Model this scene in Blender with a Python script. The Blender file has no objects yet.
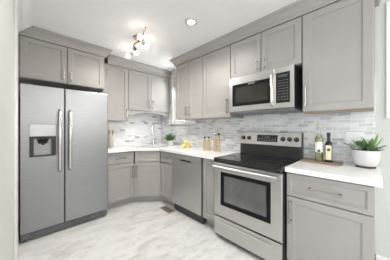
import bpy, bmesh, math, random
from mathutils import Vector, Matrix
random.seed(7)
R = math.radians
S = bpy.context.scene
C = S.collection

# ------------------------------------------------------------------ camera, world, light, exposure
cam_d = bpy.data.cameras.new('camera')
cam = bpy.data.objects.new('camera', cam_d); C.objects.link(cam)
cam.location = (0, 0, 1.25)
cam.rotation_euler = (R(90), 0, R(45.6 - 90))
cam_d.sensor_width = 36.0
cam_d.lens = 175 / 390 * 36
cam_d.shift_y = -2 / 390
cam_d.clip_start = 0.02
S.camera = cam

w = bpy.data.worlds.new('world'); S.world = w; w.use_nodes = True
w.node_tree.nodes['Background'].inputs[0].default_value = (0.97, 0.985, 1.0, 1)
w.node_tree.nodes['Background'].inputs[1].default_value = 1.6
S.view_settings.view_transform = 'Standard'
S.view_settings.look = 'None'
S.view_settings.gamma = 1
S.view_settings.exposure = 0.66
S.view_settings.use_curve_mapping = False

def area(name, loc, target, sx, sy, power, col):
    d = bpy.data.lights.new(name, 'AREA'); d.shape = 'RECTANGLE'; d.size = sx; d.size_y = sy
    d.energy = power; d.color = col
    o = bpy.data.objects.new(name, d); C.objects.link(o); o.location = loc
    o.rotation_euler = (Vector(target) - Vector(loc)).to_track_quat('-Z', 'Y').to_euler()
    return o
area('sink_window_daylight', (2.42, 2.60, 1.80), (1.0, 2.3, 1.2), 0.64, 1.0, 15, (0.95, 0.98, 1.0))
area('rear_fill_area', (-1.75, -3.45, 1.15), (-1.5, 0, 1.25), 2.2, 2.0, 26, (0.80, 0.90, 1.0))  # fill light out of view, added to brighten the room from behind
area('side_fill_area', (-3.25, -0.9, 1.35), (0, -0.4, 1.25), 2.4, 1.7, 14, (0.80, 0.90, 1.0))  # unseen cool fill from the side, added for extra brightness
def lamp(name, loc, power, rad, col=(1.0, 0.94, 0.86)):
    d = bpy.data.lights.new(name, 'POINT'); d.energy = power; d.color = col; d.shadow_soft_size = rad
    o = bpy.data.objects.new(name, d); C.objects.link(o); o.location = loc; return o
lamp('unseen_fill_point', (-1.2, -1.3, 1.75), 12, 0.18, (1.0, 0.97, 0.93))  # unseen point light without a fixture, added as fill behind the camera
def spot(name, loc, power, col=(1.0, 0.975, 0.94), cone=165, blend=0.7):
    d = bpy.data.lights.new(name, 'SPOT'); d.energy = power; d.color = col; d.shadow_soft_size = 0.12
    d.spot_size = R(cone); d.spot_blend = blend
    o = bpy.data.objects.new(name, d); C.objects.link(o); o.location = loc; return o
spot('recessed_or_fill_spot', (1.34, 1.43, 2.395), 17)
spot('recessed_or_fill_spot', (0.45, 0.75, 2.395), 10)  # fill spot added above the view, has no fixture
spot('recessed_or_fill_spot', (0.30, -1.20, 2.395), 9)  # another unseen fill spot, added behind the camera without a fixture
lamp('rear_fill_lamp', (1.95, -2.55, 1.95), 52, 0.5, (1.0, 0.965, 0.935))  # unseen lamp added to lift the refrigerator side and back wall
lamp('rear_fill_lamp', (0.55, -2.75, 1.95), 29, 0.5, (1.0, 0.965, 0.935))  # unseen lamp added to brighten the cabinet above the refrigerator
spot('track_lamp', (1.00, 2.00, 2.24), 11, (1.0, 0.95, 0.89), 178, 0.2)
spot('track_lamp', (1.08, 2.10, 2.22), 30, (1.0, 0.955, 0.90), 150, 0.8)

# ------------------------------------------------------------------ materials
def mat(name, col, rough=0.5, metal=0.0, **kw):
    m = bpy.data.materials.new(name); m.use_nodes = True
    nt = m.node_tree; b = nt.nodes['Principled BSDF']
    b.inputs['Base Color'].default_value = (*col, 1)
    b.inputs['Roughness'].default_value = rough
    b.inputs['Metallic'].default_value = metal
    for k, v in kw.items():
        b.inputs[k].default_value = v
    return m
def nd(m, t, **kw):
    n = m.node_tree.nodes.new(t)
    for k, v in kw.items(): setattr(n, k, v)
    return n
def lk(m, a, b): m.node_tree.links.new(a, b)
def bsdf(m): return m.node_tree.nodes['Principled BSDF']
def ramp(m, fac, stops):
    r = nd(m, 'ShaderNodeValToRGB'); lk(m, fac, r.inputs[0])
    e = r.color_ramp.elements
    while len(e) < len(stops): e.new(0.5)
    for i, (p, c) in enumerate(stops):
        e[i].position = p; e[i].color = (*c, 1)
    return r.outputs[0]
def noisy(name, c1, c2, scale, rough=0.5, metal=0.0, stretch=(1, 1, 1), bump=0.0, detail=3, **kw):
    m = mat(name, c1, rough, metal, **kw)
    tc = nd(m, 'ShaderNodeTexCoord'); mp = nd(m, 'ShaderNodeMapping')
    mp.inputs['Scale'].default_value = stretch
    lk(m, tc.outputs['Object'], mp.inputs[0])
    n = nd(m, 'ShaderNodeTexNoise'); n.inputs['Scale'].default_value = scale; n.inputs['Detail'].default_value = detail
    lk(m, mp.outputs[0], n.inputs['Vector'])
    lk(m, ramp(m, n.outputs[0], [(0.3, c1), (0.7, c2)]), bsdf(m).inputs['Base Color'])
    if bump:
        bp = nd(m, 'ShaderNodeBump'); bp.inputs['Strength'].default_value = bump; bp.inputs['Distance'].default_value = 0.002
        lk(m, n.outputs[0], bp.inputs['Height']); lk(m, bp.outputs[0], bsdf(m).inputs['Normal'])
    return m
M = {}
M['paint'] = noisy('cabinet_paint', (0.338, 0.320, 0.307), (0.352, 0.334, 0.320), 6, 0.38)
M['wall'] = noisy('wall_paint', (0.575, 0.595, 0.56), (0.595, 0.61, 0.575), 4, 0.7, bump=0.05)
M['ceiling'] = noisy('ceiling_paint', (0.83, 0.83, 0.83), (0.85, 0.85, 0.85), 5, 0.75, bump=0.05)
M['white'] = noisy('white_trim_paint', (0.80, 0.795, 0.785), (0.82, 0.815, 0.81), 8, 0.4)
M['steel'] = noisy('brushed_steel', (0.262, 0.266, 0.275), (0.305, 0.309, 0.319), 9, 0.36, 1.0, (1, 1, 40), 0.03)
M['satin_steel'] = noisy('satin_steel', (0.50, 0.49, 0.48), (0.58, 0.57, 0.56), 9, 0.48, 1.0, (1, 1, 40))
M['warm_steel'] = noisy('range_steel', (0.52, 0.512, 0.50), (0.57, 0.56, 0.548), 9, 0.30, 1.0, (1, 1, 40), 0.03)
M['bright_steel'] = noisy('bright_steel', (0.66, 0.65, 0.63), (0.71, 0.70, 0.68), 9, 0.2, 1.0, (1, 1, 20))
M['nickel'] = noisy('brushed_nickel', (0.37, 0.35, 0.33), (0.42, 0.40, 0.38), 30, 0.25, 1.0)
M['brass'] = noisy('antique_brass', (0.26, 0.21, 0.15), (0.32, 0.26, 0.19), 30, 0.3, 1.0)
M['chrome'] = noisy('chrome', (0.72, 0.73, 0.74), (0.76, 0.77, 0.78), 20, 0.12, 1.0)
M['bronze'] = noisy('bronze_vent', (0.30, 0.25, 0.19), (0.40, 0.34, 0.27), 12, 0.4, 0.3)
M['black'] = noisy('black_plastic', (0.012, 0.012, 0.013), (0.02, 0.02, 0.021), 12, 0.4)
M['dark_gap'] = noisy('dark_grey_plastic', (0.04, 0.042, 0.046), (0.055, 0.057, 0.06), 12, 0.5)
M['grille'] = noisy('grey_grille_plastic', (0.10, 0.105, 0.115), (0.14, 0.145, 0.155), 12, 0.4)
M['black_glass'] = noisy('black_glass', (0.010, 0.010, 0.011), (0.014, 0.014, 0.015), 3, 0.07)
M['flat_black'] = noisy('black_enamel_frame', (0.008, 0.008, 0.009), (0.012, 0.012, 0.013), 12, 0.3, **{'Specular IOR Level': 0.12})
M['oven_glass'] = noisy('oven_glass', (0.055, 0.057, 0.057), (0.11, 0.112, 0.11), 3, 0.06, 0.0, (1, 1, 1), **{'IOR': 1.9})
M['microwave_glass'] = noisy('microwave_glass', (0.022, 0.019, 0.016), (0.04, 0.035, 0.03), 3, 0.08)
M['grey_panel'] = noisy('grey_dispenser_panel', (0.46, 0.47, 0.48), (0.50, 0.51, 0.52), 6, 0.3, 0.3)
M['dispenser_back'] = noisy('dispenser_back_steel', (0.30, 0.305, 0.315), (0.35, 0.355, 0.365), 6, 0.35, 0.6)
M['ink'] = noisy('button_print', (0.26, 0.26, 0.26), (0.32, 0.32, 0.32), 40, 0.5)
M['ring'] = noisy('burner_ring', (0.10, 0.10, 0.10), (0.13, 0.13, 0.13), 40, 0.2)
M['led'] = noisy('range_display', (0.05, 0.055, 0.06), (0.09, 0.1, 0.11), 60, 0.15)
M['quartz'] = noisy('white_quartz', (0.80, 0.80, 0.80), (0.85, 0.85, 0.845), 14, 0.18)
M['wood'] = noisy('warm_wood', (0.36, 0.27, 0.165), (0.48, 0.375, 0.25), 14, 0.5, 0, (1, 1, 0.15))
M['walnut'] = noisy('walnut_board', (0.19, 0.13, 0.09), (0.30, 0.215, 0.155), 16, 0.5, 0, (2, 0.3, 2))
M['raw_wood'] = noisy('raw_plywood_edge', (0.27, 0.195, 0.11), (0.36, 0.27, 0.16), 14, 0.6, 0, (1, 0.2, 1))
M['ceramic'] = noisy('white_ceramic', (0.55, 0.55, 0.55), (0.61, 0.61, 0.605), 20, 0.3)
M['switch_white'] = noisy('switch_plastic', (0.80, 0.80, 0.80), (0.83, 0.83, 0.83), 20, 0.35)
M['grey_ceramic'] = noisy('pale_grey_crock', (0.40, 0.38, 0.35), (0.46, 0.44, 0.41), 20, 0.35)
M['soil'] = noisy('soil', (0.045, 0.03, 0.02), (0.09, 0.06, 0.04), 60, 0.95, bump=0.5)
M['leaf'] = noisy('green_leaf', (0.06, 0.13, 0.045), (0.13, 0.22, 0.08), 18, 0.45)
M['bright_leaf'] = noisy('bright_leaf', (0.13, 0.24, 0.06), (0.23, 0.36, 0.11), 18, 0.45)
M['dark_leaf'] = noisy('dark_leaf', (0.03, 0.08, 0.03), (0.07, 0.14, 0.05), 18, 0.45)
M['grey_leaf'] = noisy('grey_green_leaf', (0.22, 0.30, 0.23), (0.34, 0.42, 0.34), 22, 0.5)
M['lemon'] = noisy('lemon_peel', (0.76, 0.60, 0.15), (0.84, 0.69, 0.26), 40, 0.4, bump=0.3)
M['cream_label'] = noisy('cream_label', (0.66, 0.62, 0.42), (0.72, 0.68, 0.48), 30, 0.6)
M['white_label'] = noisy('white_label', (0.74, 0.74, 0.70), (0.78, 0.78, 0.74), 30, 0.6)
M['emblem'] = noisy('dark_emblem', (0.05, 0.045, 0.03), (0.09, 0.08, 0.05), 40, 0.6)
M['dark_bottle'] = noisy('dark_bottle_glass', (0.010, 0.011, 0.008), (0.018, 0.02, 0.012), 6, 0.08)
M['shade'] = noisy('beige_fabric', (0.60, 0.50, 0.38), (0.66, 0.56, 0.44), 60, 0.8, bump=0.2)
def glass(name, col, rough=0.02):
    m = mat(name, col, rough, 0, **{'Transmission Weight': 1.0, 'IOR': 1.45}); return m
M['oil'] = noisy('olive_oil', (0.70, 0.70, 0.36), (0.74, 0.74, 0.42), 4, 0.08, **{'Transmission Weight': 0.6})
M['clear'] = glass('clear_glass', (0.93, 0.96, 0.91))
M['pane'] = glass('window_glass', (1, 1, 1), 0.0)
def emit(name, col, s):
    m = mat(name, (0.8, 0.8, 0.8), 0.4)
    bsdf(m).inputs['Emission Color'].default_value = (*col, 1); bsdf(m).inputs['Emission Strength'].default_value = s
    return m
M['globe'] = emit('lit_globe', (1.0, 0.86, 0.74), 11)
M['downlight'] = emit('lit_downlight', (1.0, 0.95, 0.93), 12)

def marble_tile(name):
    m = mat(name, (0.7, 0.7, 0.7), 0.22)
    tc = nd(m, 'ShaderNodeTexCoord')
    mp = nd(m, 'ShaderNodeMapping'); mp.inputs['Rotation'].default_value = (0, 0, R(38)); mp.inputs['Scale'].default_value = (1.5, 3.4, 1)
    lk(m, tc.outputs['Object'], mp.inputs[0])
    n = nd(m, 'ShaderNodeTexNoise'); n.inputs['Scale'].default_value = 2.0; n.inputs['Detail'].default_value = 9
    n.inputs['Roughness'].default_value = 0.62; n.inputs['Distortion'].default_value = 1.3
    lk(m, mp.outputs[0], n.inputs['Vector'])
    base = ramp(m, n.outputs[0], [(0.28, (0.52, 0.50, 0.485)), (0.42, (0.64, 0.63, 0.615)), (0.53, (0.715, 0.71, 0.70)), (0.75, (0.745, 0.74, 0.73))])
    br = nd(m, 'ShaderNodeTexBrick'); br.offset = 0.5; br.inputs['Scale'].default_value = 1.0
    br.inputs['Brick Width'].default_value = 0.61; br.inputs['Row Height'].default_value = 0.305
    br.inputs['Mortar Size'].default_value = 0.0028; br.inputs['Mortar Smooth'].default_value = 0.3
    lk(m, tc.outputs['Object'], br.inputs['Vector'])
    mx = nd(m, 'ShaderNodeMix', data_type='RGBA')
    lk(m, br.outputs['Fac'], mx.inputs[0]); lk(m, base, mx.inputs[6]); mx.inputs[7].default_value = (0.62, 0.61, 0.60, 1)
    lk(m, mx.outputs[2], bsdf(m).inputs['Base Color'])
    return m
M['floor'] = marble_tile('marble_floor_tile')

def mosaic(name, axis, tones, veins):
    m = mat(name, (0.7, 0.7, 0.7), 0.28)
    tc = nd(m, 'ShaderNodeTexCoord'); sp = nd(m, 'ShaderNodeSeparateXYZ'); cb = nd(m, 'ShaderNodeCombineXYZ')
    lk(m, tc.outputs['Object'], sp.inputs[0]); lk(m, sp.outputs[axis], cb.inputs[0]); lk(m, sp.outputs[2], cb.inputs[1])
    br = nd(m, 'ShaderNodeTexBrick'); br.offset = 0.5; br.inputs['Scale'].default_value = 1.0
    br.inputs['Brick Width'].default_value = 0.100; br.inputs['Row Height'].default_value = 0.036
    br.inputs['Mortar Size'].default_value = 0.0026; br.inputs['Mortar Smooth'].default_value = 0.2
    br.inputs['Color1'].default_value = (0, 0, 0, 1); br.inputs['Color2'].default_value = (1, 1, 1, 1)
    lk(m, cb.outputs[0], br.inputs['Vector'])
    tone = ramp(m, br.outputs['Color'], tones)
    n = nd(m, 'ShaderNodeTexNoise'); n.inputs['Scale'].default_value = 11; n.inputs['Detail'].default_value = 7; n.inputs['Distortion'].default_value = 1.0
    lk(m, tc.outputs['Object'], n.inputs['Vector'])
    vein = ramp(m, n.outputs[0], [(0.32, (0.70, 0.70, 0.71)), (0.55, (1, 1, 1))])
    mu = nd(m, 'ShaderNodeMix', data_type='RGBA', blend_type='MULTIPLY'); mu.inputs[0].default_value = veins
    lk(m, tone, mu.inputs[6]); lk(m, vein, mu.inputs[7])
    mx = nd(m, 'ShaderNodeMix', data_type='RGBA')
    lk(m, br.outputs['Fac'], mx.inputs[0]); lk(m, mu.outputs[2], mx.inputs[6]); mx.inputs[7].default_value = (0.80, 0.795, 0.785, 1)
    lk(m, mx.outputs[2], bsdf(m).inputs['Base Color'])
    return m
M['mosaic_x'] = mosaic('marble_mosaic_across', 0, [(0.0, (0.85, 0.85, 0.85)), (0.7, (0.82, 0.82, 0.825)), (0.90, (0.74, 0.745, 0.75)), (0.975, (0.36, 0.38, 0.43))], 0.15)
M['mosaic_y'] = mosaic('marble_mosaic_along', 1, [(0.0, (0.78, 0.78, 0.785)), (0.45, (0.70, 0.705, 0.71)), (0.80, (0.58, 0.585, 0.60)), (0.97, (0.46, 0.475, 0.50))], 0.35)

# ------------------------------------------------------------------ mesh helpers
class MB:
    def __init__(s): s.bm = bmesh.new()
    def box(s, x0, x1, y0, y1, z0, z1, bev=0.0):
        b = s.bm
        r = bmesh.ops.create_cube(b, size=1)
        for v in r['verts']:
            v.co = Vector(((x0 + x1) / 2 + v.co.x * (x1 - x0), (y0 + y1) / 2 + v.co.y * (y1 - y0), (z0 + z1) / 2 + v.co.z * (z1 - z0)))
        if bev:
            es = list({e for v in r['verts'] for e in v.link_edges})
            bmesh.ops.bevel(b, geom=es, offset=bev, segments=2, affect='EDGES', profile=0.6)
        return s
    def tube(s, pts, r, n=12, cap=True):
        pts = [Vector(p) for p in pts]; rs = r if isinstance(r, (list, tuple)) else [r] * len(pts)
        b = s.bm; rings = []; prev = None
        for i, p in enumerate(pts):
            t = (pts[min(i + 1, len(pts) - 1)] - pts[max(i - 1, 0)]).normalized()
            if prev is None:
                a = Vector((0, 0, 1)) if abs(t.z) < 0.9 else Vector((1, 0, 0)); u = t.cross(a).normalized()
            else:
                u = (prev - t * prev.dot(t)).normalized()
            prev = u; v = t.cross(u)
            rings.append([b.verts.new(p + (u * math.cos(2 * math.pi * k / n) + v * math.sin(2 * math.pi * k / n)) * rs[i]) for k in range(n)])
        s._bridge(rings, cap, cap); return s
    def _bridge(s, rings, c0, c1):
        b = s.bm
        for a, c in zip(rings, rings[1:]):
            n = len(a)
            for k in range(n):
                b.faces.new((a[k], a[(k + 1) % n], c[(k + 1) % n], c[k]))
        if c0: b.faces.new(rings[0][::-1])
        if c1: b.faces.new(rings[-1])
    def lathe(s, prof, c=(0, 0, 0), n=24, c0=True, c1=True):
        rings = [[s.bm.verts.new((c[0] + r * math.cos(2 * math.pi * k / n), c[1] + r * math.sin(2 * math.pi * k / n), c[2] + z)) for k in range(n)] for r, z in prof]
        s._bridge(rings, c0, c1); return s
    def ball(s, c, r, sc=(1, 1, 1), rot=None, seg=20):
        q = bmesh.ops.create_uvsphere(s.bm, u_segments=seg, v_segments=seg // 2 + 2, radius=r)
        mt = rot or Matrix.Identity(3)
        for v in q['verts']:
            v.co = Vector(c) + mt @ Vector((v.co.x * sc[0], v.co.y * sc[1], v.co.z * sc[2]))
        return s
    def prism(s, poly, z0, z1):
        lo = [s.bm.verts.new((x, y, z0)) for x, y in poly]; hi = [s.bm.verts.new((x, y, z1)) for x, y in poly]
        s._bridge([lo, hi], True, True); return s
    def loops(s, rings, c0=True, c1=True):
        s._bridge([[s.bm.verts.new(p) for p in r] for r in rings], c0, c1); return s
    def panel(s, x0, x1, z0, z1, y, t=0.020, rail=0.055):
        """recessed-panel door or drawer front, outer face at y (facing -y)"""
        rec = [(0, t), (0, 0.002), (0.002, 0), (rail - 0.001, 0), (rail, 0.001), (rail + 0.002, 0.006), (rail + 0.007, 0.0065), (rail + 0.009, 0.010)]
        rings = []
        for i, d in rec:
            rings.append([(x0 + i, y + d, z0 + i), (x1 - i, y + d, z0 + i), (x1 - i, y + d, z1 - i), (x0 + i, y + d, z1 - i)])
        return s.loops(rings)
    def build(s, name, m, parent=None, smooth=False, loc=None):
        bm = s.bm
        bmesh.ops.recalc_face_normals(bm, faces=bm.faces)
        me = bpy.data.meshes.new(name); bm.to_mesh(me); bm.free()
        if smooth:
            for p in me.polygons: p.use_smooth = True
            try: me.set_sharp_from_angle(angle=R(40))
            except Exception: pass
        me.materials.append(m)
        o = bpy.data.objects.new(name, me); C.objects.link(o)
        if parent: o.parent = parent
        if loc: o.location = loc
        return o
def tag(o, label, cat, group=None):
    o['label'] = label; o['category'] = cat
    if group: o['group'] = group
    return o
def thing(name, label, cat, loc=(0, 0, 0), rz=0.0, group=None):
    o = bpy.data.objects.new(name, None); C.objects.link(o)
    o.location = loc; o.rotation_euler = (0, 0, rz); o.empty_display_size = 0.1
    return tag(o, label, cat, group)
def struct(name, mb, m, smooth=False):
    o = mb.build(name, m, smooth=smooth); o['kind'] = 'structure'; return o

# ------------------------------------------------------------------ the setting
WX, WY, CEIL = 2.235, 3.38, 2.44
LX = -0.053
NX, NY = -3.1, -3.3      # the dining side of the room, behind the camera
struct('floor', MB().box(NX - 0.12, WX + 0.12, NY - 0.12, WY + 0.12, -0.06, 0), M['floor'])
struct('ceiling', MB().box(NX - 0.12, WX + 0.12, NY - 0.12, WY + 0.12, CEIL, CEIL + 0.08), M['ceiling'])
struct('wall_back', MB().box(LX - 0.12, WX + 0.12, WY, WY + 0.12, 0, CEIL), M['wall'])
struct('wall_left', MB().box(LX - 0.12, LX, 0.45, WY, 0, CEIL), M['wall'])
struct('wall_dining', MB().box(NX, LX - 0.12, 0.45, 0.57, 0, CEIL), M['wall'])
b = MB(); b.box(NX, -2.9, NY - 0.12, NY, 0, CEIL); b.box(-0.6, WX, NY - 0.12, NY, 0, CEIL); b.box(-2.9, -0.6, NY - 0.12, NY, 2.15, CEIL); b.box(-2.9, -0.6, NY - 0.12, NY, 0, 0.12)
struct('wall_near', b, M['wall'])
b = MB(); b.box(NX - 0.12, NX, NY, -2.1, 0, CEIL); b.box(NX - 0.12, NX, 0.3, 0.57, 0, CEIL); b.box(NX - 0.12, NX, -2.1, 0.3, 2.2, CEIL); b.box(NX - 0.12, NX, -2.1, 0.3, 0, 0.5)
struct('wall_side', b, M['wall'])
# right wall around two window openings
W1 = (2.28, 2.925, 1.36, 2.29)
W2 = (-1.02, -0.14, 1.40, 2.26)
b = MB()
b.box(WX, WX + 0.12, W1[1], WY, 0, CEIL)
b.box(WX, WX + 0.12, W2[1], W1[0], 0, CEIL)
b.box(WX, WX + 0.12, NY, W2[0], 0, CEIL)
for q in (W1, W2):
    b.box(WX, WX + 0.12, q[0], q[1], 0, q[2]); b.box(WX, WX + 0.12, q[0], q[1], q[3], CEIL)
struct('wall_right', b, M['wall'])
def window(name, q, sill):
    y0, y1, z0, z1 = q
    f = MB(); c = 0.045 if sill else 0.065
    f.box(WX - 0.018, WX, y0 - c, y0, z0 - c, z1 + c, 0.003); f.box(WX - 0.018, WX, y1, y1 + c, z0 - c, z1 + c, 0.003)
    f.box(WX - 0.018, WX, y0, y1, z1, z1 + c, 0.003)
    f.box(WX - 0.018, WX, y0, y1, z0 - c, z0, 0.003)
    o = struct(name, f, M['white'])
    s = MB(); zm = (z0 + z1) / 2
    for a, e, lo, hi in ((y0, y1, z0, z0 + .04), (y0, y1, z1 - .04, z1), (y0, y0 + .04, z0 + .04, z1 - .04), (y1 - .04, y1, z0 + .04, z1 - .04), (y0 + .04, y1 - .04, zm - .02, zm + .02)):
        s.box(WX + 0.04, WX + 0.075, a, e, lo, hi)
    s.build('sash', M['white'], o)
    MB().box(WX + 0.055, WX + 0.059, y0 + .04, y1 - .04, z0 + .04, zm - .02).build('lower_pane', M['pane'], o)
    MB().box(WX + 0.055, WX + 0.059, y0 + .04, y1 - .04, zm + .02, z1 - .04).build('upper_pane', M['pane'], o)
    if sill:
        MB().box(WX - 0.06, WX - 0.019, y0 - 0.10, y1 + 0.075, z0 - 0.035, z0 - 0.008, 0.004).build('window_sill', M['white'], o)
    return o
window('window_1', W1, True)
window('window_2', W2, False)
tag(MB().box(WX + 0.002, WX + 0.036, W1[0] + .005, W1[1] - .005, 2.11, 2.285, 0.006).build('roman_shade', M['shade']), 'folded beige fabric shade at the top of the sink window', 'shade')
# mosaic backsplash
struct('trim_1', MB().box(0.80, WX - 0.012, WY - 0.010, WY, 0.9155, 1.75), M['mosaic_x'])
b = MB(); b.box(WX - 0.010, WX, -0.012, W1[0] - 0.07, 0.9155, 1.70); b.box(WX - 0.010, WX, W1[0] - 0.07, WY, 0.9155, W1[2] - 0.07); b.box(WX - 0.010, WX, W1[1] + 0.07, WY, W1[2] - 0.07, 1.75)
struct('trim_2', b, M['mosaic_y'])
# baseboards and left crown
struct('baseboard_right', MB().box(WX - 0.016, WX, NY, -0.012, 0, 0.135, 0.004), M['white'])
struct('baseboard_left', MB().box(LX, LX + 0.014, 0.5, 2.60, 0, 0.12, 0.004), M['white'])
prof = [(0.0, -0.125), (0.012, -0.125), (0.018, -0.105), (0.045, -0.085), (0.085, -0.035), (0.105, -0.022), (0.118, -0.018), (0.118, 0), (0, 0)]
struct('trim_3', MB().loops([[(LX + a, y, CEIL + z) for a, z in prof] for y in (0.5, 2.79)]), M['white'])
struct('trim_4', MB().box(LX, LX + 0.012, 1.95, 2.62, 0.121, CEIL - 0.126, 0.003), M['white'])

# ------------------------------------------------------------------ cabinets
def handle_v(x, z0, z1, y, parent):
    m = MB(); yy = y - 0.030
    m.tube([(x, yy, z0), (x, yy, z1)], 0.0072, 10)
    for z in (z0 + 0.018, z1 - 0.018):
        m.tube([(x, y, z), (x, yy, z)], 0.0048, 8)
        m.tube([(x, y, z), (x, y - 0.004, z)], 0.009, 10)
    o = m.build('handle', M['nickel'], parent, True); o['label'] = 'brushed nickel bar pull'; return o
def handle_h(x0, x1, z, y, parent):
    m = MB(); yy = y - 0.030
    m.tube([(x0, yy, z), (x1, yy, z)], 0.0072, 10)
    for x in (x0 + 0.018, x1 - 0.018):
        m.tube([(x, y, z), (x, yy, z)], 0.0048, 8)
        m.tube([(x, y, z), (x, y - 0.004, z)], 0.009, 10)
    o = m.build('handle', M['nickel'], parent, True); o['label'] = 'brushed nickel bar pull'; return o
def door(x0, x1, z0, z1, parent, hx=None, hz=None, name='door', rail=0.055):
    d = MB().panel(x0, x1, z0, z1, 0.0, rail=rail).build(name, M['paint'], parent)
    if hx is not None: handle_v(hx, hz[0], hz[1], 0.0, d)
    return d
def drawer(x0, x1, z0, z1, parent, hl=0.13):
    d = MB().panel(x0, x1, z0, z1, 0.0, rail=0.032).build('drawer', M['paint'], parent)
    if hl:
        c = (x0 + x1) / 2; handle_h(c - hl / 2, c + hl / 2, (z0 + z1) / 2, 0.0, d)
    return d
BACK = -R(90)
def upper(name, label, loc, rz, width, depth, h, group='grey wall cabinets'):
    t = thing(name, label, 'cabinet', loc, rz, group)
    m = MB(); m.box(0.001, width - 0.001, 0.021, depth, 0.0, h)
    m.build('body', M['paint'], t)
    return t
def crown_loops(stations, z0, z1):
    """stations: list of (point, outward (x, y)) in plan"""
    h = z1 - z0
    pr = [(-0.002, 0), (0.028, 0), (0.030, 0.20), (0.036, 0.23), (0.038, 0.36), (0.052, 0.56), (0.074, 0.76), (0.086, 0.80), (0.088, 0.83), (0.090, 1.0), (-0.002, 1.0)]
    rings = []
    for (p, o) in stations:
        rings.append([(p[0] + o[0] * a, p[1] + o[1] * a, z0 + h * z) for a, z in pr])
    return MB().loops(rings)
UX = 1.90           # door fronts of the right wall cabinets
UD = WX - UX - 0.012
UB, UT = 1.39, 2.325
# big cabinet at the right end: Y 0.475 .. -0.005
c = upper('wall_cabinet', 'tall grey single door wall cabinet right of the microwave, above the succulents', (UX, 0.478, 1.400), BACK, 0.483, UD, UT - 1.400)
door(0.004, 0.478, 0.004, UT - 1.400 - 0.006, c, 0.030, (0.050, 0.235), rail=0.06)
e = MB().box(0.012, 0.479, 0.024, 0.040, -0.012, -0.0005).build('light_rail', M['raw_wood'], c); e['label'] = 'raw wood strip along the bottom edge'
# cabinet over the microwave
ZB = 1.868
c = upper('wall_cabinet', 'short grey two door wall cabinet directly above the microwave', (UX, 1.287, ZB), BACK, 0.806, UD, UT - ZB)
door(0.004, 0.3995, 0.004, UT - ZB - 0.006, c, 0.360, (0.035, 0.155))
door(0.4065, 0.802, 0.004, UT - ZB - 0.006, c, 0.446, (0.035, 0.155))
# single door left of the microwave
c = upper('wall_cabinet', 'grey single door wall cabinet immediately left of the microwave', (UX, 1.772, UB), BACK, 0.483, UD, UT - UB)
door(0.004, 0.479, 0.004, UT - UB - 0.006, c, 0.438, (0.050, 0.240))
# double door by the window
c = upper('wall_cabinet', 'grey wall cabinet with two narrow doors beside the sink window', (UX, 2.418, UB), BACK, 0.644, UD, UT - UB)
door(0.004, 0.3185, 0.004, UT - UB - 0.006, c, 0.282, (0.06, 0.21))
door(0.3255, 0.640, 0.004, UT - UB - 0.006, c, 0.362, (0.06, 0.21))
cr = crown_loops([((WX - 0.002, 2.418), (0, 1)), ((UX + 0.02, 2.418), (-1, 1)), ((UX + 0.02, -0.005), (-1, -1)), ((WX - 0.002, -0.005), (0, -1))], UT + 0.001, CEIL - 0.001)
tag(cr.build('crown_moulding', M['paint']), 'long grey crown moulding over the wall cabinets around the microwave', 'moulding')
# cabinet above the refrigerator
FY = 2.85
c = upper('wall_cabinet', 'wide grey two door cabinet above the steel refrigerator', (-0.050, FY, 1.835), 0, 0.930, WY - FY - 0.002, UT - 1.835)
door(0.020, 0.459, 0.006, UT - 1.835 - 0.006, c, 0.425, (0.035, 0.165))
door(0.471, 0.912, 0.006, UT - 1.835 - 0.006, c, 0.505, (0.035, 0.165))
cr = crown_loops([((-0.050, FY + 0.02), (0, -1)), ((0.88, FY + 0.02), (1, -1)), ((0.88, WY - 0.002), (1, 0))], UT + 0.001, CEIL - 0.001)
tag(cr.build('crown_moulding', M['paint']), 'grey crown moulding over the refrigerator cabinet', 'moulding')
# back wall uppers
BY = 3.04
BD = WY - BY - 0.012
BT = 2.30
c = upper('wall_cabinet', 'narrow grey single door wall cabinet between the refrigerator cabinet and the sink cabinet', (0.90, BY, 1.372), 0, 0.425, BD, BT - 1.372)
door(0.004, 0.420, 0.004, BT - 1.372 - 0.006, c, 0.388, (0.040, 0.210))
c = upper('wall_cabinet', 'grey two door wall cabinet with arched valance above the corner sink', (1.327, BY, 1.575), 0, 0.895, BD, BT - 1.575)
door(0.006, 0.446, 0.004, BT - 1.575 - 0.006, c, 0.414, (0.05, 0.22))
door(0.453, 0.888, 0.004, BT - 1.575 - 0.006, c, 0.486, (0.05, 0.22))
m = MB(); n = 14; lo = []; hi = []
pts = [(0.004, 0.0), (0.004, -0.085), (0.12, -0.085)] + [(0.12 + 0.655 * k / n, -0.085 + 0.055 * math.sin(math.pi * k / n) ** 0.6) for k in range(1, n)] + [(0.775, -0.085), (0.891, -0.085), (0.891, 0.0)]
m.loops([[(x, y, z - 0.0005) for x, z in pts] for y in (0.022, 0.040)])
m.build('valance', M['paint'], c)['label'] = 'arched valance board under the doors'
cr = crown_loops([((0.975, BY + 0.02), (0, -1)), ((WX - 0.002, BY + 0.02), (0, -1))], BT + 0.001, CEIL - 0.001)
tag(cr.build('crown_moulding', M['paint']), 'grey crown moulding over the back wall cabinets by the sink', 'moulding')

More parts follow.
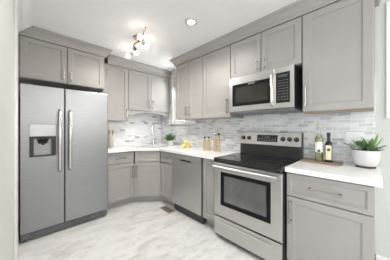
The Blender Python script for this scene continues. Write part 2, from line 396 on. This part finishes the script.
# base cabinets
CT = 0.874          # underside of the worktop
TK = 0.105
def base(name, label, loc, rz, width, depth, poly=None, top=CT, group='grey base cabinets', kick=(0.001, -0.001)):
    t = thing(name, label, 'cabinet', loc, rz, group)
    m = MB()
    if poly is None: m.box(0.0008, width - 0.0008, 0.021, depth, TK, top)
    else: m.prism(poly, TK, top)
    m.build('body', M['paint'], t)
    MB().box(kick[0], width + kick[1], 0.085, 0.105, 0, TK - 0.0005).build('toe_kick', M['paint'], t)
    return t
BX = 1.63
DB = WX - BX - 0.002
c = base('base_cabinet', 'grey end base cabinet right of the range with one drawer over a door', (BX, 0.532, 0), BACK, 0.537, DB)
drawer(0.004, 0.533, 0.672, 0.862, c, 0.22)
door(0.004, 0.533, 0.115, 0.664, c, 0.036, (0.445, 0.635))
c = base('base_cabinet', 'narrow grey door cabinet squeezed between dishwasher and range', (BX, 1.528, 0), BACK, 0.236, DB)
door(0.010, 0.226, 0.115, 0.862, c, rail=0.05)
c = base('base_cabinet', 'narrow grey drawer and door cabinet between corner sink and dishwasher', (BX, 2.488, 0), BACK, 0.330, DB, kick=(-0.038, -0.001))
drawer(0.010, 0.324, 0.690, 0.860, c, 0.15)
door(0.010, 0.324, 0.115, 0.680, c, None)
# diagonal sink base
P0, P1 = Vector((1.305, 2.77)), Vector((BX, 2.49))
dg = (P1 - P0); L = dg.length; az = math.atan2(dg.y, dg.x)
inv = Matrix.Rotation(-az, 2)
def loc2(x, y):
    q = inv @ (Vector((x, y)) - P0); return (q.x, q.y)
poly = [loc2(*(P0 + Vector((0.0, 0.021)))), loc2(P1.x + 0.021, P1.y), loc2(WX - 0.002, P1.y), loc2(WX - 0.002, WY - 0.002), loc2(P0.x, WY - 0.002)]
c = base('base_cabinet', 'angled grey corner base cabinet under the sink', (P0.x, P0.y, 0), az, L, 0, poly, 0.66, kick=(-0.031, 0.038))
MB().box(0.004, L - 0.004, 0.018, 0.036, 0.661, CT).build('face_frame', M['paint'], c)
drawer(0.010, L - 0.010, 0.690, 0.862, c, 0)
door(0.010, L - 0.010, 0.115, 0.680, c, 0.042, (0.435, 0.635))
c = base('base_cabinet', 'grey drawer and door base cabinet beside the refrigerator', (0.862, 2.77, 0), 0, 0.4425, WY - 2.77 - 0.002, kick=(0.001, 0.031))
drawer(0.006, 0.434, 0.690, 0.860, c, 0.17)
door(0.006, 0.434, 0.115, 0.680, c, 0.405, (0.435, 0.635))

# ------------------------------------------------------------------ worktops, sink, faucet
def worktop(name, outer, hole, label):
    bm = bmesh.new()
    def ring(pts):
        vs = [bm.verts.new((x, y, 0.915)) for x, y in pts]
        return [bm.edges.new((vs[i], vs[(i + 1) % len(vs)])) for i in range(len(vs))]
    es = ring(outer)
    if hole: es += ring(hole)
    bmesh.ops.triangle_fill(bm, use_beauty=True, edges=es)
    r = bmesh.ops.extrude_face_region(bm, geom=list(bm.faces))
    for v in [g for g in r['geom'] if isinstance(g, bmesh.types.BMVert)]: v.co.z = 0.875
    o = MB(); o.bm.free(); o.bm = bm
    ob = o.build(name, M['quartz'])
    md = ob.modifiers.new('edge', 'BEVEL'); md.width = 0.003; md.segments = 2; md.limit_method = 'ANGLE'
    return tag(ob, label, 'worktop')
SC = Vector((1.675, 2.865)); ux = dg.normalized(); uy = Vector((-ux.y, ux.x))
def sink_pt(a, bb): q = SC + ux * a + uy * bb; return (q.x, q.y)
def rrect(hx, hy, r, n=5):
    out = []
    for sx, sy, a0 in ((1, 1, 0), (-1, 1, 90), (-1, -1, 180), (1, -1, 270)):
        for k in range(n + 1):
            a = R(a0 + 90 * k / n); out.append((sx * (hx - r) + r * math.cos(a), sy * (hy - r) + r * math.sin(a)))
    return out
hole = [sink_pt(a, q) for a, q in rrect(0.27, 0.19, 0.08)]
worktop('worktop', [(0.862, WY - 0.011), (0.862, 2.738), (1.294, 2.738), (BX - 0.032, 2.476), (BX - 0.032, 1.292), (WX - 0.011, 1.292), (WX - 0.011, WY - 0.011)], hole,
        'white quartz worktop running around the corner sink from refrigerator to range')
worktop('worktop', [(BX - 0.030, 0.534), (BX - 0.030, -0.040), (WX - 0.011, -0.040), (WX - 0.011, 0.534)], None,
        'short white quartz worktop right of the range carrying bottles and succulents')
s = thing('sink', 'steel undermount basin in the corner worktop', 'sink', (SC.x, SC.y, 0.69), az)
rings = []
for (d, z) in ((0.004, 0.183), (0.0, 0.183), (-0.002, 0.05), (-0.03, 0.008), (-0.08, 0.004)):
    rings.append([(x, y, z) for x, y in rrect(0.275 + d, 0.195 + d, 0.08)])
MB().loops(rings, False, True).build('basin', M['steel'], s, True)
MB().lathe([(0.04, 0), (0.04, 0.004), (0.02, 0.002)], (0, 0, 0.005), 16).build('drain', M['chrome'], s)
FP = SC + uy * 0.265 + ux * 0.0
f = thing('faucet', 'tall chrome gooseneck faucet behind the corner sink', 'faucet', (FP.x, FP.y, 0.9155), az)
MB().lathe([(0.030, 0), (0.030, 0.006), (0.023, 0.012), (0.020, 0.05), (0.018, 0.13), (0.013, 0.14)], n=20).build('base', M['chrome'], f, True)
pts = [(0, 0, 0.13), (0, 0, 0.30)] + [(0, -0.085 + 0.085 * math.cos(R(a)), 0.30 + 0.085 * math.sin(R(a))) for a in range(15, 181, 15)] + [(0, -0.17, 0.25)]
MB().tube(pts, 0.0125, 12).build('spout', M['chrome'], f, True)
MB().tube([(0, -0.17, 0.25), (0, -0.17, 0.205), (0, -0.17, 0.18)], [0.013, 0.017, 0.016], 14).build('spray_head', M['chrome'], f, True)
MB().tube([(0.018, 0, 0.10), (0.045, 0, 0.105), (0.075, -0.01, 0.15)], [0.010, 0.009, 0.006], 10).build('lever', M['chrome'], f, True)

# ------------------------------------------------------------------ refrigerator
FZ = 2.63
f = thing('refrigerator', 'stainless steel side by side refrigerator with water dispenser', 'refrigerator', (-0.030, FZ, 0))
FW = 0.884; SP = 0.388
m = MB(); m.box(0.004, FW - 0.004, 0.075, 0.71, 0.03, 1.714, 0.004)
m.build('body', M['dark_gap'], f)
def fridge_door(x0, x1, cut=None):
    z0, z1 = 0.10, 1.730
    m = MB()
    if not cut: m.box(x0, x1, 0, 0.07, z0, z1, 0.008)
    else:
        a0, a1, c0, c1 = cut
        # front face with a hole, edges rounded by loops
        o = [(x0, z0), (x1, z0), (x1, z1), (x0, z1)]; i = [(a0, c0), (a1, c0), (a1, c1), (a0, c1)]
        def rg(p, ins, y): 
            cx, cz = sum(q[0] for q in p) / 4, sum(q[1] for q in p) / 4
            return [(x + (ins if x < cx else -ins), y, z + (ins if z < cz else -ins)) for x, z in p]
        m.loops([rg(i, 0, 0.068), rg(i, 0, 0.001), rg(i, -0.004, -0.0), rg(o, 0.006, 0), rg(o, 0.002, 0.002), rg(o, 0, 0.006), rg(o, 0, 0.07), rg(i, 0, 0.07)], False, False)
    return m.build('door', M['steel'], f)
D = (0.074, 0.304, 0.925, 1.292)
dl = fridge_door(0.0, SP - 0.003, D); dl['label'] = 'left freezer door with dispenser'
dr = fridge_door(SP + 0.003, FW); dr['label'] = 'right refrigerator door'
for d, x in ((dl, SP - 0.050), (dr, SP + 0.050)):
    m = MB()
    m.tube([(x, 0.0, 0.735), (x, -0.030, 0.745), (x, -0.048, 0.78), (x, -0.056, 1.10), (x, -0.048, 1.42), (x, -0.030, 1.455), (x, 0.0, 1.465)], [0.014, 0.0155, 0.0165, 0.0175, 0.0165, 0.0155, 0.014], 14)
    m.build('handle', M['bright_steel'], d, True)['label'] = 'bright steel bowed bar handle'
MB().box(D[0] + .001, D[1] - .001, -0.003, 0.050, 1.155, D[3] - .001, 0.003).build('control_panel', M['grey_panel'], dl)
m = MB()
m.box(D[0] + .001, D[0] + .036, -0.002, 0.060, D[2] + .013, 1.150); m.box(D[1] - .036, D[1] - .001, -0.002, 0.060, D[2] + .013, 1.150); m.box(D[0] + .036, D[1] - .036, -0.002, 0.060, 1.128, 1.150)
m.build('dispenser_surround', M['black'], dl)
MB().box(D[0] + .036, D[1] - .036, 0.056, 0.064, D[2] + .013, 1.127).build('dispenser_back', M['dispenser_back'], dl)
m = MB()
for x in (0.155, 0.189, 0.223):
    m.tube([(x, 0.030, 1.127), (x + (0.189 - x) * .25, 0.034, 1.072 if x != 0.189 else 1.055)], [0.020, 0.012], 10)
m.build('dispenser_nozzle', M['black'], dl)
MB().box(D[0] + .001, D[1] - .001, -0.006, 0.060, D[2] + .001, D[2] + .012, 0.003).build('drip_tray', M['dark_gap'], dl)
m = MB(); m.box(0.006, FW - 0.006, 0.020, 0.072, 0.022, 0.088, 0.01)
for k in range(3): m.box(0.07, FW - 0.07, 0.0165, 0.021, 0.034 + k * 0.017, 0.041 + k * 0.017)
m.build('base_grille', M['grille'], f)
for x in (0.045, FW - 0.045):
    MB().tube([(x - 0.012, 0.05, 0.019), (x + 0.012, 0.05, 0.019)], 0.019, 14).build('caster', M['grille'], f, True)
    MB().box(x - 0.035, x + 0.035, 0.006, 0.070, 0.040, 0.094, 0.006).build('hinge_cover', M['grille'], f)
for x in (0.055, FW - 0.055):
    MB().box(x - 0.04, x + 0.04, 0.02, 0.14, 1.7305, 1.748, 0.005).build('top_hinge', M['dark_gap'], f)

# ------------------------------------------------------------------ dishwasher
d = thing('dishwasher', 'stainless steel dishwasher under the worktop', 'dishwasher', (BX - 0.018, 2.152, 0), BACK)
MB().box(0.006, 0.610, 0.045, 0.58, 0.02, 0.868).build('body', M['dark_gap'], d)
m = MB(); m.box(0.004, 0.616, 0.0, 0.044, 0.125, 0.775, 0.004); m.box(0.004, 0.616, -0.004, 0.044, 0.800, 0.868, 0.005)
m.box(0.004, 0.20, 0.0, 0.044, 0.775, 0.800); m.box(0.42, 0.616, 0.0, 0.044, 0.775, 0.800)
dd = m.build('door', M['satin_steel'], d)
MB().box(0.20, 0.42, 0.030, 0.044, 0.7755, 0.7995).build('pocket_handle', M['black'], dd)
m = MB(); m.box(0.008, 0.612, 0.055, 0.075, 0.0, 0.118)
m.build('kick_plate', M['black'], d)

# ------------------------------------------------------------------ range
RY, RW = 1.284, 0.744
g = thing('range', 'freestanding stainless steel electric range with black glass cooktop', 'range', (1.565, RY, 0), BACK)
MB().box(0.0, RW, 0.0205, 0.655, 0.03, 0.864).build('body', M['black'], g)
# cooktop
m = MB(); m.box(0, RW, -0.006, 0.60, 0.866, 0.912, 0.008)
ct = m.build('cooktop', M['black_glass'], g)
def ring(cx, cy, r):
    q = MB(); q.lathe([(r, 0), (r, 0.0008), (r - 0.003, 0.0008), (r - 0.003, 0)], (cx, cy, 0.9122), 36, False, False)
    q.build('burner_ring', M['ring'], ct)
for cx, cy, r in ((0.19, 0.16, 0.10), (0.56, 0.16, 0.115), (0.19, 0.42, 0.075), (0.56, 0.42, 0.08)): ring(cx, cy, r)
# backguard
m = MB(); m.loops([[(x, 0.555, 0.913), (x, 0.66, 0.913), (x, 0.66, 1.195), (x, 0.60, 1.198), (x, 0.585, 1.19), (x, 0.562, 1.045)] for x in (0.006, RW - 0.006)])
bg = m.build('backguard', M['black'], g)
def on_guard(x, z, out=0.0):
    t = (z - 1.045) / (1.19 - 1.045); return Vector((x, 0.562 + 0.023 * t - out, z))
def slab(x0, x1, z0, z1, o0, o1):
    r = []
    for o in (o0, o1): r.append([on_guard(x0, z0, o), on_guard(x1, z0, o), on_guard(x1, z1, o), on_guard(x0, z1, o)])
    return MB().loops(r)
fa = slab(0.004, RW - 0.004, 1.045, 1.196, 0.0005, 0.012).build('control_fascia', M['warm_steel'], bg)
slab(0.245, 0.495, 1.082, 1.165, 0.0122, 0.0145).build('display_panel', M['black_glass'], bg)
m = MB(); q = slab(0.335, 0.405, 1.128, 1.155, 0.0146, 0.0152); q.build('clock_display', M['led'], bg)
for i in range(7):
    for j in range(2):
        x = 0.262 + i * 0.033; z = 0.0; z = 1.096 + j * 0.020
        slab(x, x + 0.016, z, z + 0.005, 0.0147, 0.0152).build('button', M['ink'], bg)
for x in (0.055, 0.135, 0.555, 0.625, 0.695):
    p = on_guard(x, 1.122, 0.0122); n = Vector((0, -1, 0.16)).normalized()
    k = MB().tube([p, p + n * 0.008, p + n * 0.0085, p + n * 0.028, p + n * 0.030], [0.027, 0.026, 0.021, 0.0185, 0.016], 20).build('knob', M['black'], bg, True)
    MB().tube([p + n * 0.0302 + Vector((0, 0, 0.003)), p + n * 0.0302 + Vector((0, 0, 0.015))], 0.0022, 8).build('pointer', M['ink'], k)
# oven door
m = MB()
x0, x1, z0, z1 = 0.003, RW - 0.003, 0.268, 0.858
o = [(x0, z0), (x1, z0), (x1, z1), (x0, z1)]; i = [(0.088, 0.395), (RW - 0.100, 0.395), (RW - 0.100, 0.765), (0.088, 0.765)]
def rg(p, ins, y):
    cx, cz = sum(q[0] for q in p) / 4, sum(q[1] for q in p) / 4
    return [(x + (ins if x < cx else -ins), y, z + (ins if z < cz else -ins)) for x, z in p]
m.loops([rg(i, 0, 0.0185), rg(i, 0, 0.002), rg(i, -0.003, 0), rg(o, 0.005, 0), rg(o, 0, 0.005), rg(o, 0, 0.019), rg(i, 0, 0.019)], False, False)
od = m.build('oven_door', M['warm_steel'], g)
m = MB(); m.loops([rg(i, 0.0005, 0.0185), rg(i, 0.0005, 0.003), rg(i, 0.040, 0.0035), rg(i, 0.040, 0.010), rg(i, 0.0405, 0.0185)], False, False)
m.build('window_frame', M['flat_black'], od)
MB().box(i[0][0] + 0.041, i[1][0] - 0.041, 0.010, 0.014, i[0][1] + 0.041, i[2][1] - 0.041).build('oven_window', M['oven_glass'], od)
m = MB(); hz = 0.822
m.tube([(0.022, -0.045, hz), (RW / 2, -0.052, hz), (RW - 0.022, -0.045, hz)], 0.0165, 14)
for x in (0.035, RW - 0.035): m.box(x - 0.014, x + 0.014, -0.045, 0.0, hz - 0.014, hz + 0.014, 0.004)
m.build('handle', M['warm_steel'], od, True)['label'] = 'steel bar handle'
# drawer
m = MB(); m.box(0.003, RW - 0.003, 0.0, 0.019, 0.055, 0.2575, 0.004)
dw = m.build('drawer', M['warm_steel'], g)
m = MB(); m.box(0.085, RW - 0.10, -0.010, 0.0, 0.214, 0.2185); m.box(0.085, RW - 0.10, -0.013, -0.008, 0.206, 0.2185, 0.001)
m.build('drawer_pull', M['bright_steel'], dw)
for x in (0.06, RW - 0.06):
    for y in (0.07, 0.58):
        MB().lathe([(0.02, 0), (0.02, 0.012), (0.012, 0.014), (0.012, 0.0295)], (x, y, 0), 12).build('foot', M['black'], g)

# ------------------------------------------------------------------ microwave
MX = 1.822; MZ0, MZ1 = 1.424, 1.858
MWD = 0.726
w_ = thing('microwave', 'stainless steel over the range microwave with black window', 'microwave', (MX, 1.252, MZ0), BACK)
H_ = MZ1 - MZ0
MB().box(0.002, MWD - 0.002, 0.032, WX - MX - 0.012, 0.022, H_).build('body', M['black'], w_)
MB().box(0.0, MWD, 0.004, WX - MX - 0.02, 0.0, 0.021, 0.004).build('vent_underside', M['grille'], w_)
m = MB(); DX = 0.540
o = [(0, 0.024), (MWD, 0.024), (MWD, H_), (0, H_)]
# face: door (left) and control side
m.loops([rg([(0.045, 0.085), (0.512, 0.085), (0.512, 0.345), (0.045, 0.345)], 0, .028), rg([(0.045, 0.085), (0.512, 0.085), (0.512, 0.345), (0.045, 0.345)], 0, .001), rg([(0.0, 0.024), (DX, 0.024), (DX, H_ - .001), (0.0, H_ - .001)], 0.003, 0.0), rg([(0.0, 0.024), (DX, 0.024), (DX, H_ - .001), (0.0, H_ - .001)], 0, 0.003), rg([(0.0, 0.024), (DX, 0.024), (DX, H_ - .001), (0.0, H_ - .001)], 0, 0.031)], False, False)
md = m.build('door', M['warm_steel'], w_)
m = MB(); q = [(0.0455, 0.0855), (0.5115, 0.0855), (0.5115, 0.3445), (0.0455, 0.3445)]
m.loops([rg(q, 0, 0.028), rg(q, 0, -0.0015), rg(q, 0.034, -0.001), rg(q, 0.034, 0.004)], True, False)
m.build('window_frame', M['flat_black'], md)
MB().box(0.0805, 0.4765, 0.004, 0.008, 0.1205, 0.3095).build('door_window', M['microwave_glass'], md)
MB().box(0.255, 0.335, -0.0035, -0.0017, 0.322, 0.334).build('name_badge', M['ink'], md)
m = MB(); m.tube([(0.530, 0, 0.055), (0.530, -0.030, 0.065), (0.530, -0.040, 0.10), (0.530, -0.040, 0.33), (0.530, -0.030, 0.365), (0.530, 0, 0.375)], 0.013, 12)
m.build('handle', M['bright_steel'], md, True)['label'] = 'bright vertical bar handle'
MB().box(DX + 0.002, MWD, 0.0, 0.031, 0.024, H_ - .001, 0.003).build('control_side', M['warm_steel'], w_)
cp = MB().box(DX + 0.022, MWD - 0.035, -0.003, -0.0002, 0.075, 0.375, 0.001).build('control_panel', M['black_glass'], w_)
MB().box(DX + 0.044, MWD - 0.056, -0.0045, -0.0032, 0.325, 0.355).build('clock_display', M['led'], cp)
for i_ in range(4):
    for j in range(8):
        x = DX + 0.044 + i_ * 0.026; z = 0.105 + j * 0.027
        MB().box(x, x + 0.011, -0.0042, -0.0032, z, z + 0.005).build('button', M['ink'], cp)

# ------------------------------------------------------------------ things on the worktops
CZ = 0.9155
# olive wood board
bd = MB(); pl = [(1.985, 0.515), (1.962, 0.24), (1.968, 0.215), (1.99, 0.20), (2.11, 0.196), (2.135, 0.205), (2.145, 0.23), (2.165, 0.505), (2.15, 0.517)]
o = bd.prism(pl, CZ, CZ + 0.016).build('serving_board', M['walnut'])
md_ = o.modifiers.new('edge', 'BEVEL'); md_.width = 0.003; md_.segments = 2
tag(o, 'brown wooden serving board under the two bottles', 'board')
BZ = CZ + 0.0165
t = thing('oil_bottle', 'clear glass bottle of yellow green oil with white label, left on the board', 'bottle', (2.05, 0.372, BZ))
hb = MB().lathe([(0.030, 0), (0.034, 0.006), (0.034, 0.205), (0.030, 0.228), (0.015, 0.255), (0.0125, 0.275), (0.0125, 0.305), (0.015, 0.307), (0.015, 0.315), (0.010, 0.315)], n=24).build('glass_body', M['clear'], t, True)
MB().lathe([(0.027, 0.004), (0.031, 0.009), (0.031, 0.204), (0.0272, 0.226), (0.02, 0.236)], n=24).build('oil', M['oil'], t, True)
MB().lathe([(0.012, 0.3155), (0.0135, 0.318), (0.0135, 0.345), (0.011, 0.349)], n=16).build('stopper', M['oil'], t, True)
def wrap(rad, z0, z1, a0, a1, name, m_, par):
    q = MB(); n = 14
    r0 = [(rad * math.cos(a0 + (a1 - a0) * k / n), rad * math.sin(a0 + (a1 - a0) * k / n)) for k in range(n + 1)]
    r1 = [(p[0] * (rad + .0006) / rad, p[1] * (rad + .0006) / rad) for p in r0][::-1]
    q.prism(r0 + r1, z0, z1); return q.build(name, m_, par)
fa_ = math.pi + 0.18
la = wrap(0.0343, 0.085, 0.185, fa_ - 1.15, fa_ + 1.15, 'label_paper', M['white_label'], t)
wrap(0.0350, 0.088, 0.112, fa_ - 0.35, fa_ + 0.35, 'label_emblem', M['emblem'], la)
t = thing('vinegar_bottle', 'dark square shouldered bottle with tall cream label, right on the board', 'bottle', (2.055, 0.297, BZ))
def sq(hw, z, r=0.007): return [(x, y, z) for x, y in rrect(hw, hw, min(r, hw * .99), 4)]
MB().loops([sq(0.025, 0), sq(0.028, 0.004), sq(0.028, 0.165), sq(0.025, 0.18), sq(0.013, 0.196, 0.0125), sq(0.0125, 0.205, 0.012), sq(0.0125, 0.245, 0.012)]).build('bottle_body', M['dark_bottle'], t, True)
MB().lathe([(0.0142, 0.2455), (0.0150, 0.248), (0.0150, 0.272), (0.013, 0.275)], n=18).build('cap', M['black'], t, True)
lb = MB().box(-0.0292, -0.0284, -0.022, 0.022, 0.02, 0.155).build('label_paper', M['cream_label'], t)
q = MB(); q.ball((-0.0294, 0.0, 0.115), 0.013, (0.03, 1, 1.1)); q.build('label_emblem', M['emblem'], lb, True)
t.rotation_euler = (0, 0, R(6))

# succulents in white bowl
t = thing('succulent_planter', 'white ceramic bowl of mixed succulents at the worktop end', 'plant', (2.085, 0.050, CZ))
MB().lathe([(0.064, 0), (0.064, 0.010), (0.060, 0.012)], n=28).build('stand', M['soil'], t, True)['label'] = 'thin dark foot ring'
rim = [(r_ * 0.95, z_) for r_, z_ in [(0.060, 0.0125), (0.070, 0.020), (0.086, 0.050), (0.096, 0.095), (0.0985, 0.140), (0.099, 0.147), (0.094, 0.147), (0.092, 0.137), (0.085, 0.125)]]
MB().lathe(rim, n=36).build('bowl', M['ceramic'], t, True)
MB().lathe([(0.0865, 0.1285), (0.0865, 0.134), (0.05, 0.140)], n=28).build('soil', M['soil'], t, True)
def leaf(q, base, dirv, ln, wd, th=0.004, curl=0.25):
    d = Vector(dirv).normalized(); sd = d.cross(Vector((0, 0, 1)))
    if sd.length < 0.05: sd = Vector((1, 0, 0))
    sd.normalize(); up = sd.cross(d)
    rings = []
    for k, (s_, w_f) in enumerate(((0, .45), (.25, .85), (.5, 1), (.75, .75), (.92, .38), (1.0, .06))):
        c_ = Vector(base) + d * ln * s_ + up * (ln * curl * s_ * s_)
        ww = wd * w_f; tt = th * (0.4 + w_f * .6)
        rings.append([c_ + sd * ww, c_ + up * tt * .3, c_ - sd * ww, c_ - up * tt])
    q.loops(rings)
def rosette(cx, cy, cz, r, n, layers, m_, name, wd, tilt0=12, tilt1=70, curl=0.25):
    q = MB()
    for l in range(layers):
        f_ = l / max(1, layers - 1); nn = max(4, int(n * (1 - .45 * f_)))
        for k in range(nn):
            a = 2 * math.pi * k / nn + l * 0.4 + random.uniform(-.12, .12); e_ = R(tilt0 + (tilt1 - tilt0) * f_ + random.uniform(-7, 7))
            leaf(q, (cx, cy, cz), (math.cos(a) * math.cos(e_), math.sin(a) * math.cos(e_), math.sin(e_)), r * (1 - .35 * f_) * random.uniform(.85, 1.1), wd, 0.005, curl)
    return q.build(name, m_, t, True)
rosette(-0.045, 0.050, 0.150, 0.060, 10, 3, M['grey_leaf'], 'succulent', 0.012)['label'] = 'grey green rosette succulent'
rosette(-0.055, -0.025, 0.147, 0.062, 10, 3, M['dark_leaf'], 'succulent', 0.011)['label'] = 'dark green rosette succulent over the rim'
rosette(0.010, -0.035, 0.143, 0.150, 5, 2, M['bright_leaf'], 'succulent', 0.013, 52, 80, 0.1)['label'] = 'tall broad leaved aloe'
rosette(0.010, 0.045, 0.143, 0.125, 8, 2, M['leaf'], 'succulent', 0.008, 38, 72, -0.15)['label'] = 'spiky agave'
rosette(0.0, 0.015, 0.148, 0.105, 8, 3, M['leaf'], 'succulent', 0.012, 38, 80, 0.1)['label'] = 'upright green succulent in the middle'
rosette(-0.010, -0.065, 0.146, 0.058, 9, 3, M['grey_leaf'], 'succulent', 0.011, 8, 60)['label'] = 'pale rosette succulent at the right rim'
rosette(0.012, -0.03, 0.143, 0.12, 6, 1, M['dark_leaf'], 'succulent', 0.005, 38, 60, -0.1)['label'] = 'thin spiky leaves at the back'

# pepper mills
def mill(label, loc, h, r, group, dark):
    t = thing('pepper_mill', label, 'mill', loc, 0, group)
    MB().lathe([(r, 0), (r, h * .03), (r * .93, h * .05), (r * .86, h * .4), (r * .92, h * .66), (r * .86, h * .68)], n=20).build('body', M['wood'], t, True)
    MB().lathe([(r * .86, h * .6805), (r * .9, h * .70), (r * .9, h * .74), (r * .55, h * .80), (r * .5, h * .84)], n=20).build('head', M['wood'], t, True)
    MB().ball((0, 0, h * .92), h * .075).build('knob', M['nickel' if not dark else 'black'], t, True)
mill('short wooden mill with dark knob, left of the short pair', (1.945, 1.775, CZ), 0.205, 0.0275, 'pepper mills on the worktop', True)
mill('short wooden mill with dark knob, right of the short pair', (1.965, 1.715, CZ), 0.210, 0.0275, 'pepper mills on the worktop', True)
mill('tall slim wooden mill, left of the tall pair nearest the range', (1.970, 1.600, CZ), 0.262, 0.026, 'pepper mills on the worktop', False)
mill('tall slim wooden mill nearest the range', (1.985, 1.545, CZ), 0.268, 0.026, 'pepper mills on the worktop', True)

# lemons
va = math.atan2(2.19, 1.945); pv = Vector((math.sin(va), -math.cos(va)))
for lb_, off, z in (('leftmost lemon of the little pile beside the small potted plant', -0.041, 0), ('rightmost lemon of the little pile, on the side nearest the mills', 0.041, 0), ('topmost lemon resting on the other two', 0.0, 0.0655)):
    q = MB(); q.ball((0, 0, 0.037), 0.037, (1.22, 1, 1))
    q.tube([(0.039, 0, 0.037), (0.050, 0, 0.037)], [0.012, 0.004], 10); q.tube([(-0.039, 0, 0.037), (-0.048, 0, 0.037)], [0.012, 0.005], 10)
    o = q.build('lemon', M['lemon'], None, True, (1.945 + pv.x * off, 2.19 + pv.y * off, CZ + z)); o.rotation_euler = (0, 0, va); tag(o, lb_, 'lemon', 'lemons on the worktop')

# little potted plant near sink
t = thing('potted_plant', 'small green plant in white pot near the corner sink', 'plant', (1.98, 2.70, CZ)); t.scale = (1.3, 1.3, 1.25)
MB().lathe([(0.038, 0), (0.044, 0.004), (0.054, 0.075), (0.054, 0.08), (0.049, 0.08), (0.048, 0.07)], n=24).build('pot', M['ceramic'], t, True)
MB().lathe([(0.0478, 0.0705), (0.0478, 0.072), (0.01, 0.076)], n=20).build('soil', M['soil'], t)
q = MB()
for k in range(90):
    a = random.uniform(0, 2 * math.pi); e_ = R(random.uniform(15, 88)); rr = random.uniform(0, 0.03)
    leaf(q, (rr * math.cos(a), rr * math.sin(a), 0.078), (math.cos(a) * math.cos(e_), math.sin(a) * math.cos(e_), math.sin(e_)), random.uniform(.075, .12), 0.009, 0.002, random.uniform(-.3, .2))
q.build('foliage', M['leaf'], t, True)

# crock with wooden spoons
CKX, CKY = 1.085, 3.22
t = tag(MB().lathe([(0.048, 0), (0.052, 0.004), (0.052, 0.165), (0.050, 0.168), (0.046, 0.166), (0.045, 0.012), (0.01, 0.010)], n=24).build('utensil_crock', M['grey_ceramic'], None, True, (CKX, CKY, CZ)), 'pale grey utensil crock beside the refrigerator', 'crock')
for lb_, a, e_, hd in (('wooden spoon leaning right out of the crock', 0.3, 0.15, 0.018), ('wooden spatula standing upright in the middle of the crock', 1.6, 0.09, 0.016), ('wooden spoon leaning back left in the crock', 3.5, 0.15, 0.018)):
    q = MB(); L_ = 0.285
    d = Vector((math.cos(a) * math.sin(e_), math.sin(a) * math.sin(e_), math.cos(e_)))
    b0 = Vector((math.cos(a) * 0.010, math.sin(a) * 0.010, 0.018))
    q.tube([b0, b0 + d * 0.22], [0.006, 0.007], 8)
    rot = d.to_track_quat('Z', 'Y').to_matrix()
    q.ball(b0 + d * (L_ - 0.035), 0.04, (hd / .04, 0.3, 1), rot, 12)
    o = q.build('wooden_spoon' if 'spoon' in lb_ else 'wooden_spatula', M['wood'], None, True, (CKX, CKY, CZ)); tag(o, lb_, 'utensil', 'wooden utensils in the crock')

# outlet plate
t = thing('switch_cover', 'wide white switch cover on the mosaic tile behind the succulents', 'switch', (WX - 0.0105, 0.125, 1.095), BACK)
MB().box(-0.065, 0.065, -0.006, 0.0, 0, 0.118, 0.002).build('plate', M['switch_white'], t)
for x in (-0.033, 0.033):
    MB().box(x - 0.017, x + 0.017, -0.0085, -0.0062, 0.026, 0.092, 0.0008).build('rocker_switch', M['switch_white'], t)

# floor vent
t = thing('floor_vent', 'bronze floor register at the toe of the corner cabinet', 'vent', (1.575, 2.215, 0.0005), 0)
m = MB(); m.box(-0.060, 0.060, -0.125, -0.108, 0, 0.005); m.box(-0.060, 0.060, 0.108, 0.125, 0, 0.005); m.box(-0.060, -0.045, -0.108, 0.108, 0, 0.005); m.box(0.045, 0.060, -0.108, 0.108, 0, 0.005)
m.build('frame', M['bronze'], t)
MB().box(-0.045, 0.045, -0.108, 0.108, 0, 0.001).build('duct', M['black'], t)
for k in range(9):
    y = -0.098 + k * 0.0245
    MB().box(-0.0448, 0.0448, y - 0.006, y + 0.006, 0.0012, 0.0045).build('slat', M['bronze'], t)

# ------------------------------------------------------------------ ceiling lights
t = thing('recessed_light', 'round lit recessed ceiling light near the microwave side', 'ceiling light', (1.34, 1.43, CEIL - 0.012))
MB().lathe([(0.072, 0.0118), (0.068, 0.004), (0.045, 0.0), (0.041, 0.004), (0.041, 0.0118)], n=32, c0=False, c1=False).build('trim_ring', M['ceramic'], t, True)
MB().lathe([(0.040, 0.006), (0.040, 0.011)], n=28).build('lens', M['downlight'], t)

t = thing('track_light', 'brass toned serpentine ceiling light with four lit globes', 'ceiling light', (1.08, 2.16, CEIL - 0.001))
MB().lathe([(0.060, -0.022), (0.066, -0.016), (0.066, 0.0)], n=28).build('canopy', M['brass'], t, True)
P = [(-0.10, -0.36), (-0.055, -0.24), (-0.005, -0.10), (0.0, 0.0), (-0.01, 0.10), (0.03, 0.23), (0.12, 0.36)]
def cat(pts, n=6):
    out = []
    for i in range(len(pts) - 1):
        p0, p1, p2, p3 = (Vector(pts[max(i - 1, 0)]), Vector(pts[i]), Vector(pts[i + 1]), Vector(pts[min(i + 2, len(pts) - 1)]))
        for k in range(n):
            s_ = k / n; out.append(0.5 * ((2 * p1) + (p2 - p0) * s_ + (2 * p0 - 5 * p1 + 4 * p2 - p3) * s_ ** 2 + (3 * p1 - p0 - 3 * p2 + p3) * s_ ** 3))
    out.append(Vector(pts[-1])); return out
curve = [(p.x, p.y, -0.055) for p in cat(P)]
m = MB(); m.tube(curve, 0.009, 10); m.tube([(0, 0, -0.055), (0, 0, -0.02)], 0.012, 10)
m.build('arm', M['brass'], t, True)
for (bx, by), (gx, gy, gz) in (((-0.05, -0.22), (-0.10, -0.24, -0.12)), ((0.0, -0.06), (0.075, -0.07, -0.12)), ((0.0, 0.14), (0.06, 0.20, -0.12)), ((0.11, 0.345), (0.03, 0.39, -0.12))):
    b0 = Vector((bx, by, -0.055)); g0 = Vector((gx, gy, gz)); d = (g0 - b0).normalized()
    h = MB().tube([b0, b0 + d * 0.03, b0 + d * 0.032, g0 - d * 0.028], [0.007, 0.008, 0.019, 0.022], 14).build('lamp_holder', M['brass'], t, True)
    MB().ball(g0, 0.031).build('globe', M['globe'], h, True)
